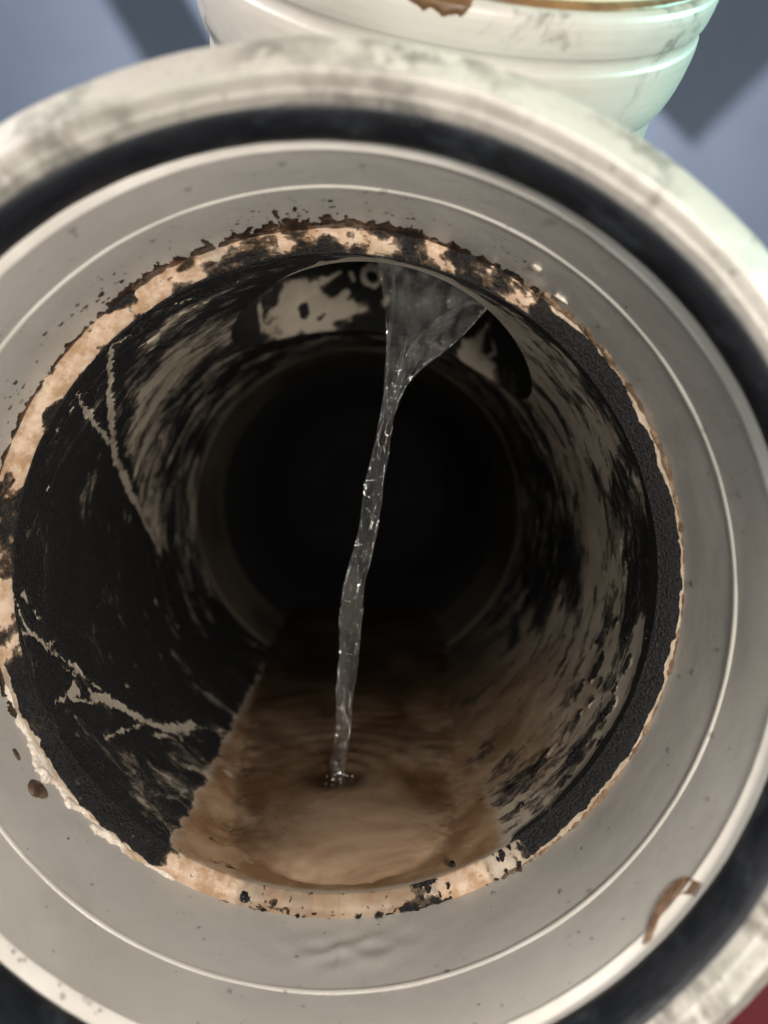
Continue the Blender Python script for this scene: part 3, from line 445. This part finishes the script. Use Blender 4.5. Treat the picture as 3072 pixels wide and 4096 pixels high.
# branch: lining (inside), outer pipe, collar
P0 = np.array([0, S0, 0.]); B = np.array([math.sin(AL) * K, -K, math.cos(AL) * K])
E1 = np.array([-math.sin(AL) * K, -K, -math.cos(AL) * K]); E2 = np.array([math.cos(AL), 0, -math.sin(AL)])
nph, nt = 480, 160
ph = np.radians(np.linspace(-180, 180, nph, endpoint=False))
off = RB * (np.cos(ph)[:, None] * E1 + np.sin(ph)[:, None] * E2)
lo = np.full(nph, .4); hi = np.full(nph, 3.2)
for _ in range(50):
    mt = .5 * (lo + hi); p = P0 + mt[:, None] * B + off; g = np.hypot(p[:, 0], p[:, 2]) - RM(p[:, 1]); lo = np.where(g < 0, mt, lo); hi = np.where(g < 0, hi, mt)
t0 = .5 * (lo + hi)
tt = t0[None] + np.linspace(0, 1, nt)[:, None] * (2.75 - t0)[None]
V = P0 + tt[..., None] * B + off[None]
PD = np.degrees(np.repeat(ph[None], nt, 0))
G = np.full(tt.shape, .84)
G = paint(G.ravel(), PD.ravel(), tt.ravel(), BRANCH_STAINS, RAD(1) * RB).reshape(G.shape)
G2 = paint(np.full(tt.size, .84), PD.ravel() + 360, tt.ravel(), BRANCH_STAINS, RAD(1) * RB).reshape(G.shape); G = np.minimum(G, G2)
z = np.zeros(tt.size)
np_mesh('branch_lining', V.reshape(-1, 3), grid_q(nt, nph, True), BRANCHIN, fit, np.stack([np.repeat(ph[None] * RB, nt, 0), tt], -1).reshape(-1, 2), {'slime': G.ravel(), 'tan': z, 'sediment': z, 'deep_shade': z})
def branch_lathe(name, prof, mat, parent, n=200, seg=3, wob=0.0, seed=0):
    o = lathe(name, prof, mat, parent, n, seg, wob, seed)
    R_ = np.stack([E2, B, -E1], 1)                  # local x -> E2, y -> B, z -> -E1
    mm = Matrix(R_.tolist()).to_4x4(); mm.translation = Vector(P0 * U); o.matrix_local = mm
    return o
nph2, nt2 = 200, 30
ph2 = np.radians(np.linspace(0, 360, nph2, endpoint=False)); off2 = .70 * (np.cos(ph2)[:, None] * E1 + np.sin(ph2)[:, None] * E2)
lo = np.full(nph2, .4); hi = np.full(nph2, 3.2)
for _ in range(50):
    mt = .5 * (lo + hi); p = P0 + mt[:, None] * B + off2; g = np.hypot(p[:, 0], p[:, 2]) - 1.04; lo = np.where(g < 0, mt, lo); hi = np.where(g < 0, hi, mt)
tt2 = lo[None] + np.linspace(0, 1, nt2)[:, None] * (2.44 - lo)[None]
np_mesh('branch_pipe', (P0 + tt2[..., None] * B + off2[None]).reshape(-1, 3), grid_q(nt2, nph2, True), BRANCHOUT, fit)
branch_lathe('branch_collar', smooth_prof([(2.375, .700), (2.385, .716), (2.44, .735), (2.50, .744), (2.565, .746), (2.58, .737), (2.60, .737), (2.615, .749), (2.67, .757), (2.698, .752), (2.708, .735), (2.70, .70), (2.68, .69)], 1), BRANCHOUT, fit, 240, 4, .006, 14)
branch_lathe('collar_seam', smooth_prof([(2.69, .712), (2.700, .724), (2.714, .717), (2.718, .694), (2.69, .69)], 1), SEAM, fit, 200, 2, .010, 16)
inl = branch_lathe('inlet_pipe', [(2.5, .65), (2.72, .693), (2.95, .693), (3.9, .693), (3.9, .60)], INLET, None, 128, 2)
tag(inl, 'yellowed inlet pipe pushed into the brown-edged branch collar at the top', 'pipe')
branch_lathe('branch_light_block', [(2.74, .66), (2.745, .4), (2.745, .01)], DARK, fit, 64, 1)  # unseen disk added to keep light from entering through the branch

# brown drip dried on the collar below its mouth
pdg, ptt = np.meshgrid(np.radians(np.linspace(-16, 8, 90)), np.linspace(2.63, 2.735, 40)); dgx = np.degrees(pdg)
hh = .006 * sstep(ptt - (2.705 - .055 * np.clip(fbm(dgx / 3 + 20, 0 * dgx + 2, 181, 4) - .25, 0, 1)), -.004, .010) * sstep(dgx, -15, -10) * sstep(-dgx, -7, -2) - .001
rr_ = np.interp(ptt, [2.6, 2.615, 2.67, 2.698, 2.708, 2.74], [.737, .749, .757, .752, .735, .73]) + hh
Vd = P0 + ptt[..., None] * B + rr_[..., None] * (np.cos(pdg)[..., None] * E1 + np.sin(pdg)[..., None] * E2)
qd = grid_q(40, 90); np_mesh('brown_drip', Vd.reshape(-1, 3), qd[hh.ravel()[qd].max(1) > 0], SEAM, fit)

# ------------------------------------------------------------------ sludge round the stop
def crust(name, a0, a1, prof_th, prof_h, p_in, p_out, mat, seed, amp, freq=60, lab=None):
    # lumpy skin on the socket wall next to the stop; only where it rises above the wall
    n = int((a1 - a0) * 7); m_ = 46
    dg = np.linspace(a0, a1, n); ss = np.linspace(p_out, p_in, m_)
    D, Sx = np.meshgrid(dg, ss)
    w = np.interp(D, prof_th, prof_h)               # reach outward from the stop
    f1 = fbm(D / 360 * freq * 2 + 200, Sx * 22, seed, 5); f2 = fbm(D / 360 * freq * 3 + 90, Sx * 30, seed + 9, 5)
    f3 = fbm(D / 360 * freq * 5 + 50, Sx * 14, seed + 5, 3)
    reach = w * (.1 + 1.2 * f1 + 1.3 * np.clip(f3 - .45, -.3, 1) * 1.6)
    h = amp * (sstep(reach - (.305 - Sx), -.006, .02)) * (.25 + 1.1 * f2) - .0015
    h = h * sstep(D, a0, a0 + 2) * sstep(-D, -a1, -a1 + 2) - .0008
    r = .994 + .002 - h; T = np.radians(D)
    V = np.stack([r * np.sin(T), Sx, r * np.cos(T)], -1).reshape(-1, 3)
    q = grid_q(m_, n); hv = h.ravel(); keep = hv[q].max(1) > 0
    o = np_mesh(name, V, q[keep], mat, fit); o['kind'] = 'stuff'
    return o
crust('sludge_crust', -44, 38, [-44, -34, -25, -15, -6, 0, 12, 20, 28, 38], [.03, .06, .075, .075, .13, .10, .07, .045, .045, .03], .312, .12, CRUST_DARK, 61, .010)
crust('sludge_crust', -118, -40, [-118, -95, -78, -70, -55, -40], [.02, .05, .06, .025, .03, .03], .312, .17, CRUST_DARK, 66, .008)
crust('tan_crust', 30, 152, [30, 36, 42, 52, 62, 75, 90, 105, 120, 135, 152], [.02, .05, .045, .028, .022, .022, .016, .014, .012, .02, .03], .316, .22, CRUST_TAN, 71, .014, 50)
crust('tan_crust', 140, 204, [140, 150, 165, 180, 195, 204], [.008, .012, .014, .014, .014, .008], .310, .25, CRUST_TAN, 77, .006, 60)
crust('pale_crust', -152, -106, [-152, -145, -136, -128, -120, -112, -106], [.014, .016, .03, .045, .04, .018, .01], .318, .18, CRUST_PALE, 81, .016, 40)

# ------------------------------------------------------------------ loose lumps
def lump(name, mat, size, seed, squash=.55, sub=3, label=None, cat=None, deg_=0, s_=0, r_=.99, group=None, rot=0):
    bm = bmesh.new(); bmesh.ops.create_icosphere(bm, subdivisions=sub, radius=1)
    rr = np.random.default_rng(seed); k1 = rr.normal(size=(7, 3)) * 3.4; p1 = rr.random(7) * 6
    for v in bm.verts:
        n_ = 1 + .20 * sum(math.sin(float(k1[i] @ np.array(v.co)) + p1[i]) for i in range(7)) / 1.8
        v.co = Vector((v.co.x * size[0] * n_, v.co.y * size[1] * n_, v.co.z * squash * min(size) * n_)) * U
    for f_ in bm.faces: f_.smooth = True
    me = bpy.data.meshes.new(name); bm.to_mesh(me); bm.free()
    o = link(name, me, mat); a = RAD(deg_)
    nrm = Vector((-math.sin(a), 0, -math.cos(a)))
    o.location = Vector((r_ * math.sin(a), s_, r_ * math.cos(a))) * U
    o.rotation_euler = (nrm.to_track_quat('Z', 'Y').to_matrix() @ Matrix.Rotation(RAD(rot), 3, 'Z')).to_euler()
    return tag(o, label, cat, group)
FLAKE = mat_crust('flake_brown', (.05, .032, .022), (.13, .085, .055), (.025, .018, .014), .5)
WHITE = mat_plain('pale_crumb', (.55, .49, .42), (.72, .66, .58), 300, .4)
BLACK = mat_plain('black_pellet', (.008, .009, .011), (.02, .02, .022), 300, .25)
SCUM = mat_crust('brown_scum', (.16, .10, .065), (.26, .17, .115), (.36, .28, .20), .25)
lump('dirt_flake', FLAKE, (.030, .034), 1, .25, 3, 'dark brown dirt flake stuck on the grey socket wall at lower left', 'flake', -124.2, .265 - .056, .994, group='dirt flakes on the grey socket wall')
lump('dirt_flake', FLAKE, (.010, .016), 2, .3, 3, 'small dark fleck left of the larger dirt flake on the grey socket', 'flake', -117.5, .215, .994, group='dirt flakes on the grey socket wall')
lump('crumb', WHITE, (.011, .014), 3, .6, 3, 'pale crumb with dark rim on the grey socket wall at upper right', 'crumb', 31.6, .135, .993, group='pale crumbs on the grey socket wall')
lump('crumb', WHITE, (.009, .019), 4, .6, 3, 'white flake beside the tan crust at upper right, below the other crumb', 'crumb', 37.6, .222, .992, group='pale crumbs on the grey socket wall')
lump('pellet', BLACK, (.017, .013), 5, .8, 3, 'black pellet on the peach ledge at the bottom left of the bore', 'pellet', -163.5, .300, .962, group='black pellets along the bottom of the bore')
lump('pellet', BLACK, (.015, .010), 6, .8, 3, 'black pellet on the dirty ledge below the water, bottom centre', 'pellet', 173, .298, .985, group='black pellets along the bottom of the bore')
lump('pellet', BLACK, (.013, .010), 7, .7, 3, 'tiny black pellet at the right end of the brown puddle by the cream patch', 'pellet', 158.5, .36, .925, group='black pellets along the bottom of the bore')
# a torn skin of brown scum over the seal lip, lower right
bm = bmesh.new(); pts = [(124.6, -.262), (125.5, -.215), (127, -.19), (129, -.185), (131, -.195), (133, -.215), (135.5, -.255), (134.3, -.262), (132, -.235), (129.5, -.222), (127.5, -.235), (126.3, -.265)]
vv = []
for lay in (0, 1):
    for i, (dg, ss) in enumerate(pts):
        a = RAD(dg); rr_ = (.9945 if lay == 0 else .9930) - (0 if lay == 0 else .0008 * math.sin(i * 1.7)); vv.append(bm.verts.new(Vector((rr_ * math.sin(a), ss, rr_ * math.cos(a))) * U))
n = len(pts)
bm.faces.new(vv[n:]); bm.faces.new(vv[:n][::-1])
for i in range(n): bm.faces.new((vv[i], vv[(i + 1) % n], vv[n + (i + 1) % n], vv[n + i]))
bmesh.ops.triangulate(bm, faces=bm.faces); bmesh.ops.subdivide_edges(bm, edges=bm.edges, cuts=2, use_grid_fill=True)
for v in bm.verts: v.co += Vector((random.uniform(-1, 1), random.uniform(-1, 1), random.uniform(-1, 1))) * .0009 * U
me = bpy.data.meshes.new('scum_skin'); bm.to_mesh(me); bm.free()
tag(link('scum_skin', me, SCUM), 'curled brown scum skin hanging at the black seal, lower right', 'scum')

# ------------------------------------------------------------------ falling water: a fan off the branch edge that gathers into a stream
# nodes: centre x, depth, height, half width; each cross-section a flat ellipse
NODES = [(0.285, 0.52, 0.879, 0.1196), (0.263, 0.616, 0.798, 0.1055), (0.215, 0.679, 0.69, 0.0634), (0.173, 0.721, 0.588, 0.0314), (0.149, 0.752, 0.498, 0.0254), (0.134, 0.78, 0.404, 0.0273), (0.11, 0.812, 0.284, 0.0325), (0.082, 0.857, 0.09, 0.0347), (0.031, 0.899, -0.112, 0.0386), (0.02, 0.919, -0.214, 0.0423), (0.014, 0.942, -0.343, 0.0375), (-0.005, 0.974, -0.531, 0.0327), (-0.015, 0.996, -0.671, 0.0295), (-0.032, 1.02, -0.837, 0.028), (-0.038, 1.02, -0.933, 0.028)]
nodes = np.array(NODES); nr, nc = 1000, 128
cum = np.concatenate([[0], np.cumsum(np.linalg.norm(np.diff(nodes[:, :3], axis=0), axis=1))]); q = np.linspace(0, cum[-1], nr)
def sm(c):
    y = np.interp(q, cum, c); k_ = np.hanning(21); k_ /= k_.sum(); return np.convolve(np.pad(y, 10, mode='edge'), k_, 'valid')
cx_, cs_, cz_, hw = (sm(nodes[:, i]) for i in range(4))
hw_y = hw[:, None]
thick = np.interp(q, [0, .12, .35, cum[-1]], [.010, .014, .022, .022])
a = np.linspace(0, 2 * np.pi, nc, endpoint=False)
aw = a[None] / (2 * np.pi) + .35 * q[:, None]
ripple = .36 * (fbm(aw * 8 + 40, q[:, None] * 11, 91, 2, 8) - .5) + .20 * (fbm(aw * 16 + 80, q[:, None] * 27, 95, 2, 16) - .5) + .08 * (fbm(aw * 32 + 80, q[:, None] * 60, 97, 2, 32) - .5)
wide = 1 + .6 * ripple * np.minimum(1, .035 / hw_y) + .10 * (fbm(q[:, None] * 9, 0 * q[:, None], 17, 3) - .5)
fan = np.clip((cz_ - .52) / .36, 0, 1)[:, None]; ripple = ripple * (1 - .75 * fan)
X = cx_[:, None] + hw_y * np.cos(a) * wide
Y = cs_[:, None] + (thick[:, None] * np.sin(a)) * (1 + 2.6 * ripple)
Z = cz_[:, None] + 0 * X
# slope the top of the fan along the branch edge and thicken its right-hand cord

Z = Z - fan * (X - cx_[:, None]) * .62
Y = Y + fan * (X - cx_[:, None]) * .45
# the film leaves the plastic along the branch edge itself
eth = RAD(18) + RAD(11.5) * np.cos(a); es1, _e2, _b = hole(eth); er = RM(es1)
EX, EY, EZ = er * np.sin(eth), es1 + .006 * np.sin(a), er * np.cos(eth) + .004
wt = 1 - sstep(q[:, None] / .30, 0, 1)
X = X + (EX[None] - X) * wt; Y = Y + (EY[None] - Y) * wt; Z = Z + (EZ[None] - Z) * wt ** 1.5
V = np.stack([X, Y, Z], -1).reshape(-1, 3)
ws = np_mesh('water_stream', V, grid_q(nr, nc, True), STREAM)
def strand(pts, seed, nseg=160, ncs=28):
    p = np.array(pts); u_ = np.linspace(0, len(p) - 1, nseg); ax = np.stack([np.interp(u_, np.arange(len(p)), p[:, i]) for i in range(4)], 1)
    k_ = np.hanning(25); k_ /= k_.sum(); ax = np.stack([np.convolve(np.pad(ax[:, i], 12, mode='edge'), k_, 'valid') for i in range(4)], 1)
    b_ = np.linspace(0, 2 * np.pi, ncs, endpoint=False); l_ = np.linspace(0, 1, nseg)[:, None] * len(p) * .12
    rr_ = ax[:, 3:4] * (1 + .9 * (fbm(b_[None] / 6.283 * 6 + l_ * 3 + 12, l_ * 28, seed, 3, 6) - .5))
    dx = np.gradient(ax[:, 0]); dz = np.gradient(ax[:, 2]); ln = np.hypot(dx, dz); nx2, nz2 = dz / ln, -dx / ln
    v_ = np.stack([ax[:, 0:1] + rr_ * np.cos(b_) * nx2[:, None], ax[:, 1:2] + rr_ * np.sin(b_), ax[:, 2:3] + rr_ * np.cos(b_) * nz2[:, None]], -1)
    return np_mesh('strand', v_.reshape(-1, 3), grid_q(nseg, ncs, True), STREAM, ws)
strand([(0.4460, 0.5880, 0.8390, 0.0040), (0.4142, 0.5581, 0.8437, 0.0052), (0.3706, 0.5808, 0.8251, 0.0075), (0.3219, 0.605, 0.7977, 0.0105), (0.2795, 0.6284, 0.7636, 0.0129), (0.2407, 0.6508, 0.7241, 0.0138), (0.2089, 0.6776, 0.6679, 0.0124), (0.1885, 0.7013, 0.6099, 0.0109), (0.1707, 0.7256, 0.5429, 0.0095)], 140)
strand([(0.3661, 0.6049, 0.7978, 0.0045), (0.3164, 0.625, 0.769, 0.0076), (0.2665, 0.6543, 0.7173, 0.0092), (0.223, 0.6868, 0.6464, 0.0093), (0.1936, 0.7151, 0.5729, 0.0079)], 147)
strand([(0.1677, 0.509, 0.919, 0.0036), (0.1612, 0.5951, 0.8099, 0.0052), (0.1508, 0.6613, 0.7031, 0.0062), (0.1456, 0.7097, 0.5877, 0.0071), (0.143, 0.7406, 0.4974, 0.0071)], 154)
strand([(0.2131, 0.6397, 0.7446, 0.0038), (0.1963, 0.668, 0.6892, 0.0062), (0.173, 0.6985, 0.6172, 0.007), (0.1583, 0.7256, 0.5429, 0.0071)], 161)
tag(ws, 'clear thin stream of water falling from the branch edge into the brown puddle', 'water')

# ------------------------------------------------------------------ brown puddle on the floor of the bore
nx_, ny_ = 260, 520
yy = np.concatenate([np.linspace(.345, 1.6, 400), np.linspace(1.6, 4.4, 161)[1:]]); ny_ = len(yy)
front = .345
zs = -.928 + (.928 - .868) * (1 - np.exp(-np.maximum(yy - .345, 0) * 9))
uu = np.linspace(-1, 1, nx_)
half = np.sqrt(np.maximum(np.where(yy > 3.08, 1.05, RM(yy)) ** 2 - zs ** 2, 1e-5)) * 1.06
Xw = half[:, None] * uu[None]; Yw = np.repeat(yy[:, None], nx_, 1) + .05 * (np.abs(uu)[None]) ** 2 * (1 - sstep(yy, .345, .5))[:, None]
dist = np.hypot((Xw + .036), (Yw - 1.02) * 1.0)
ang_ = np.arctan2(Yw - 1.02, Xw + .036)
rip = .0034 * np.sin(dist * 56 + 3 * fbm(Xw * 4 + 9, Yw * 4, 119, 2)) * np.exp(-dist * 3.0) * sstep(dist, .02, .08) * (.25 + 1.2 * sstep(np.cos(ang_ - .9), -.1, .8)) + .010 * (fbm(Xw * 4 + 40, Yw * 4, 111, 2) - .5)
rip += .030 * (fbm(Xw * 9 + 70, Yw * 9, 191, 4) - .5) * np.abs(uu)[None] ** 3
Yw = Yw + .10 * (fbm(Xw * 5 + 30, Yw * 3, 193, 4) - .45) * (1 - sstep(yy, .345, .60))[:, None]
rip += -.012 * np.exp(-(dist / .10) ** 2)
Zw = zs[:, None] + rip * sstep(yy, .345, .41)[:, None]
bed = -np.sqrt(np.maximum(np.where(Yw > 3.08, 1.05, RM(Yw)) ** 2 - Xw ** 2, 0))
depth = np.clip(Zw - bed, 0, 1)
pd = np_mesh('puddle', np.stack([Xw, Yw, Zw], -1).reshape(-1, 3), grid_q(ny_, nx_), PUDDLE, None, None, {'depth': depth.ravel(), 'murk': (1 - .80 * sstep(Yw + .5 * (fbm(Xw * 3 + 20, Yw * 3, 151, 3) - .5), .55, 2.7)) .ravel() * (1 - .75 * np.exp(-(np.hypot((Xw + .05) / 1.15, Yw - 1.0) / .115) ** 4)).ravel()})  # murk thinned inward so the painted darkness of the far bed shows
tag(pd, 'shallow brown puddle rippling along the bottom of the slimy bore', 'puddle')

# foam where the stream lands
FOAM = mat_plain('foam', (.34, .27, .20), (.50, .43, .35), 400, .25)
bm = bmesh.new()
for _ in range(16):
    an, rd = rng.uniform(0, 6.28), abs(rng.normal(0, .035)) + .02
    bmesh.ops.create_icosphere(bm, subdivisions=2, radius=float(rng.uniform(.0018, .0048)) * U, matrix=Matrix.Translation(Vector((-.033 + rd * math.cos(an), 1.015 + 1.3 * rd * math.sin(an), -.866 + rng.uniform(-.003, .003))) * U))
for f_ in bm.faces: f_.smooth = True
me = bpy.data.meshes.new('foam'); bm.to_mesh(me); bm.free(); o = link('foam', me, FOAM, pd); o['kind'] = 'stuff'

# ------------------------------------------------------------------ small dark specks on the socket wall
vs, qs = [], []
bm = bmesh.new(); bmesh.ops.create_icosphere(bm, subdivisions=1, radius=1)
iv = np.array([v.co for v in bm.verts]); iq = np.array([[v.index for v in f_.verts] for f_ in bm.faces]); bm.free()
def speck(dg, s_, sz):
    a_ = RAD(dg); nrm = np.array([-math.sin(a_), 0, -math.cos(a_)]); c_ = np.array([.9965 * math.sin(a_), s_, .9965 * math.cos(a_)])
    v_ = iv * sz * (1 + .55 * (rng.random((len(iv), 1)) - .5)); v_[:, 1] *= rng.uniform(.6, 1.2); v_ = v_ - nrm * (v_ @ nrm)[:, None] * .6
    qs.append(iq + sum(len(x) for x in vs)); vs.append(v_ + c_)
for c_deg, c_s, n_, sp, mx in [(-80, .17, 26, 5, .013), (-86, .15, 22, 4, .015), (-56, .20, 14, 5, .010), (-42, .20, 22, 5, .011), (-33, .22, 18, 5, .009), (-8, .17, 26, 7, .009), (-4, .13, 10, 3, .007), (12, .22, 16, 8, .007), (30, .22, 14, 6, .006), (-118, .20, 10, 8, .008), (-70, .12, 16, 14, .005), (165, .24, 20, 14, .004)]:
    for _ in range(n_): speck(rng.normal(c_deg, sp), min(.30, rng.normal(c_s, .035)), mx * rng.uniform(.25, 1) ** 1.5)
for _ in range(60): speck(rng.uniform(-180, 180), rng.uniform(-.2, .28), rng.uniform(.0012, .003))
o = np_mesh('grime_specks', np.vstack(vs), np.vstack(qs), CRUST_DARK, fit); o['kind'] = 'stuff'

# ------------------------------------------------------------------ droplets clinging to the plastic and the sludge
vs, qs = [], []
bm = bmesh.new(); bmesh.ops.create_icosphere(bm, subdivisions=2, radius=1)
iv = np.array([v.co for v in bm.verts]); iq = np.array([[v.index for v in f_.verts] for f_ in bm.faces]); bm.free()
def drop(dg, s_, r_, sz):
    a_ = RAD(dg); nrm = np.array([-math.sin(a_), 0, -math.cos(a_)]); c_ = np.array([r_ * math.sin(a_), s_, r_ * math.cos(a_)])
    v_ = iv * sz; v_ = v_ - nrm * (v_ @ nrm)[:, None] * .35
    qs.append(iq + sum(len(x) for x in vs)); vs.append(v_ + c_)
for _ in range(70): drop(rng.uniform(-40, 45), rng.uniform(.08, .29), .996, rng.uniform(.0015, .005))
for _ in range(60): drop(rng.uniform(-150, -100), rng.uniform(.306, .40), .934, rng.uniform(.0015, .0045))
for _ in range(50): drop(rng.uniform(40, 150), rng.uniform(.306, .42), .932, rng.uniform(.0015, .004))
for _ in range(26): drop(rng.uniform(-22, 22), rng.uniform(-.43, -.41), .983, rng.uniform(.003, .008))
for _ in range(60): drop(rng.uniform(-180, 180), rng.uniform(-.2, .27), .9965, rng.uniform(.003, .009))
for _ in range(40): drop(rng.uniform(-175, -100), rng.uniform(-.27, -.24), .992, rng.uniform(.002, .006))
for _ in range(0):
    an, rd = rng.uniform(0, 6.28), rng.uniform(.02, .085); c_ = np.array([-.036 + rd * math.cos(an), 1.02 + rd * math.sin(an), -.828]); sz = rng.uniform(.003, .009)
    qs.append(iq + sum(len(x) for x in vs)); vs.append(iv * sz + c_)
for dg, ss, r_, sz in [(163, -.25, .991, .010), (160, -.255, .991, .008), (154, -.33, .974, .012), (7.5, -.005, .995, .008), (5, .02, .996, .005)]: drop(dg, ss, r_, sz)
dr = np_mesh('water_drops', np.vstack(vs), np.vstack(qs), DROP)
tag(dr, 'tiny clear water drops clinging to the plastic and black slime around the opening', 'water drops', kind='stuff')
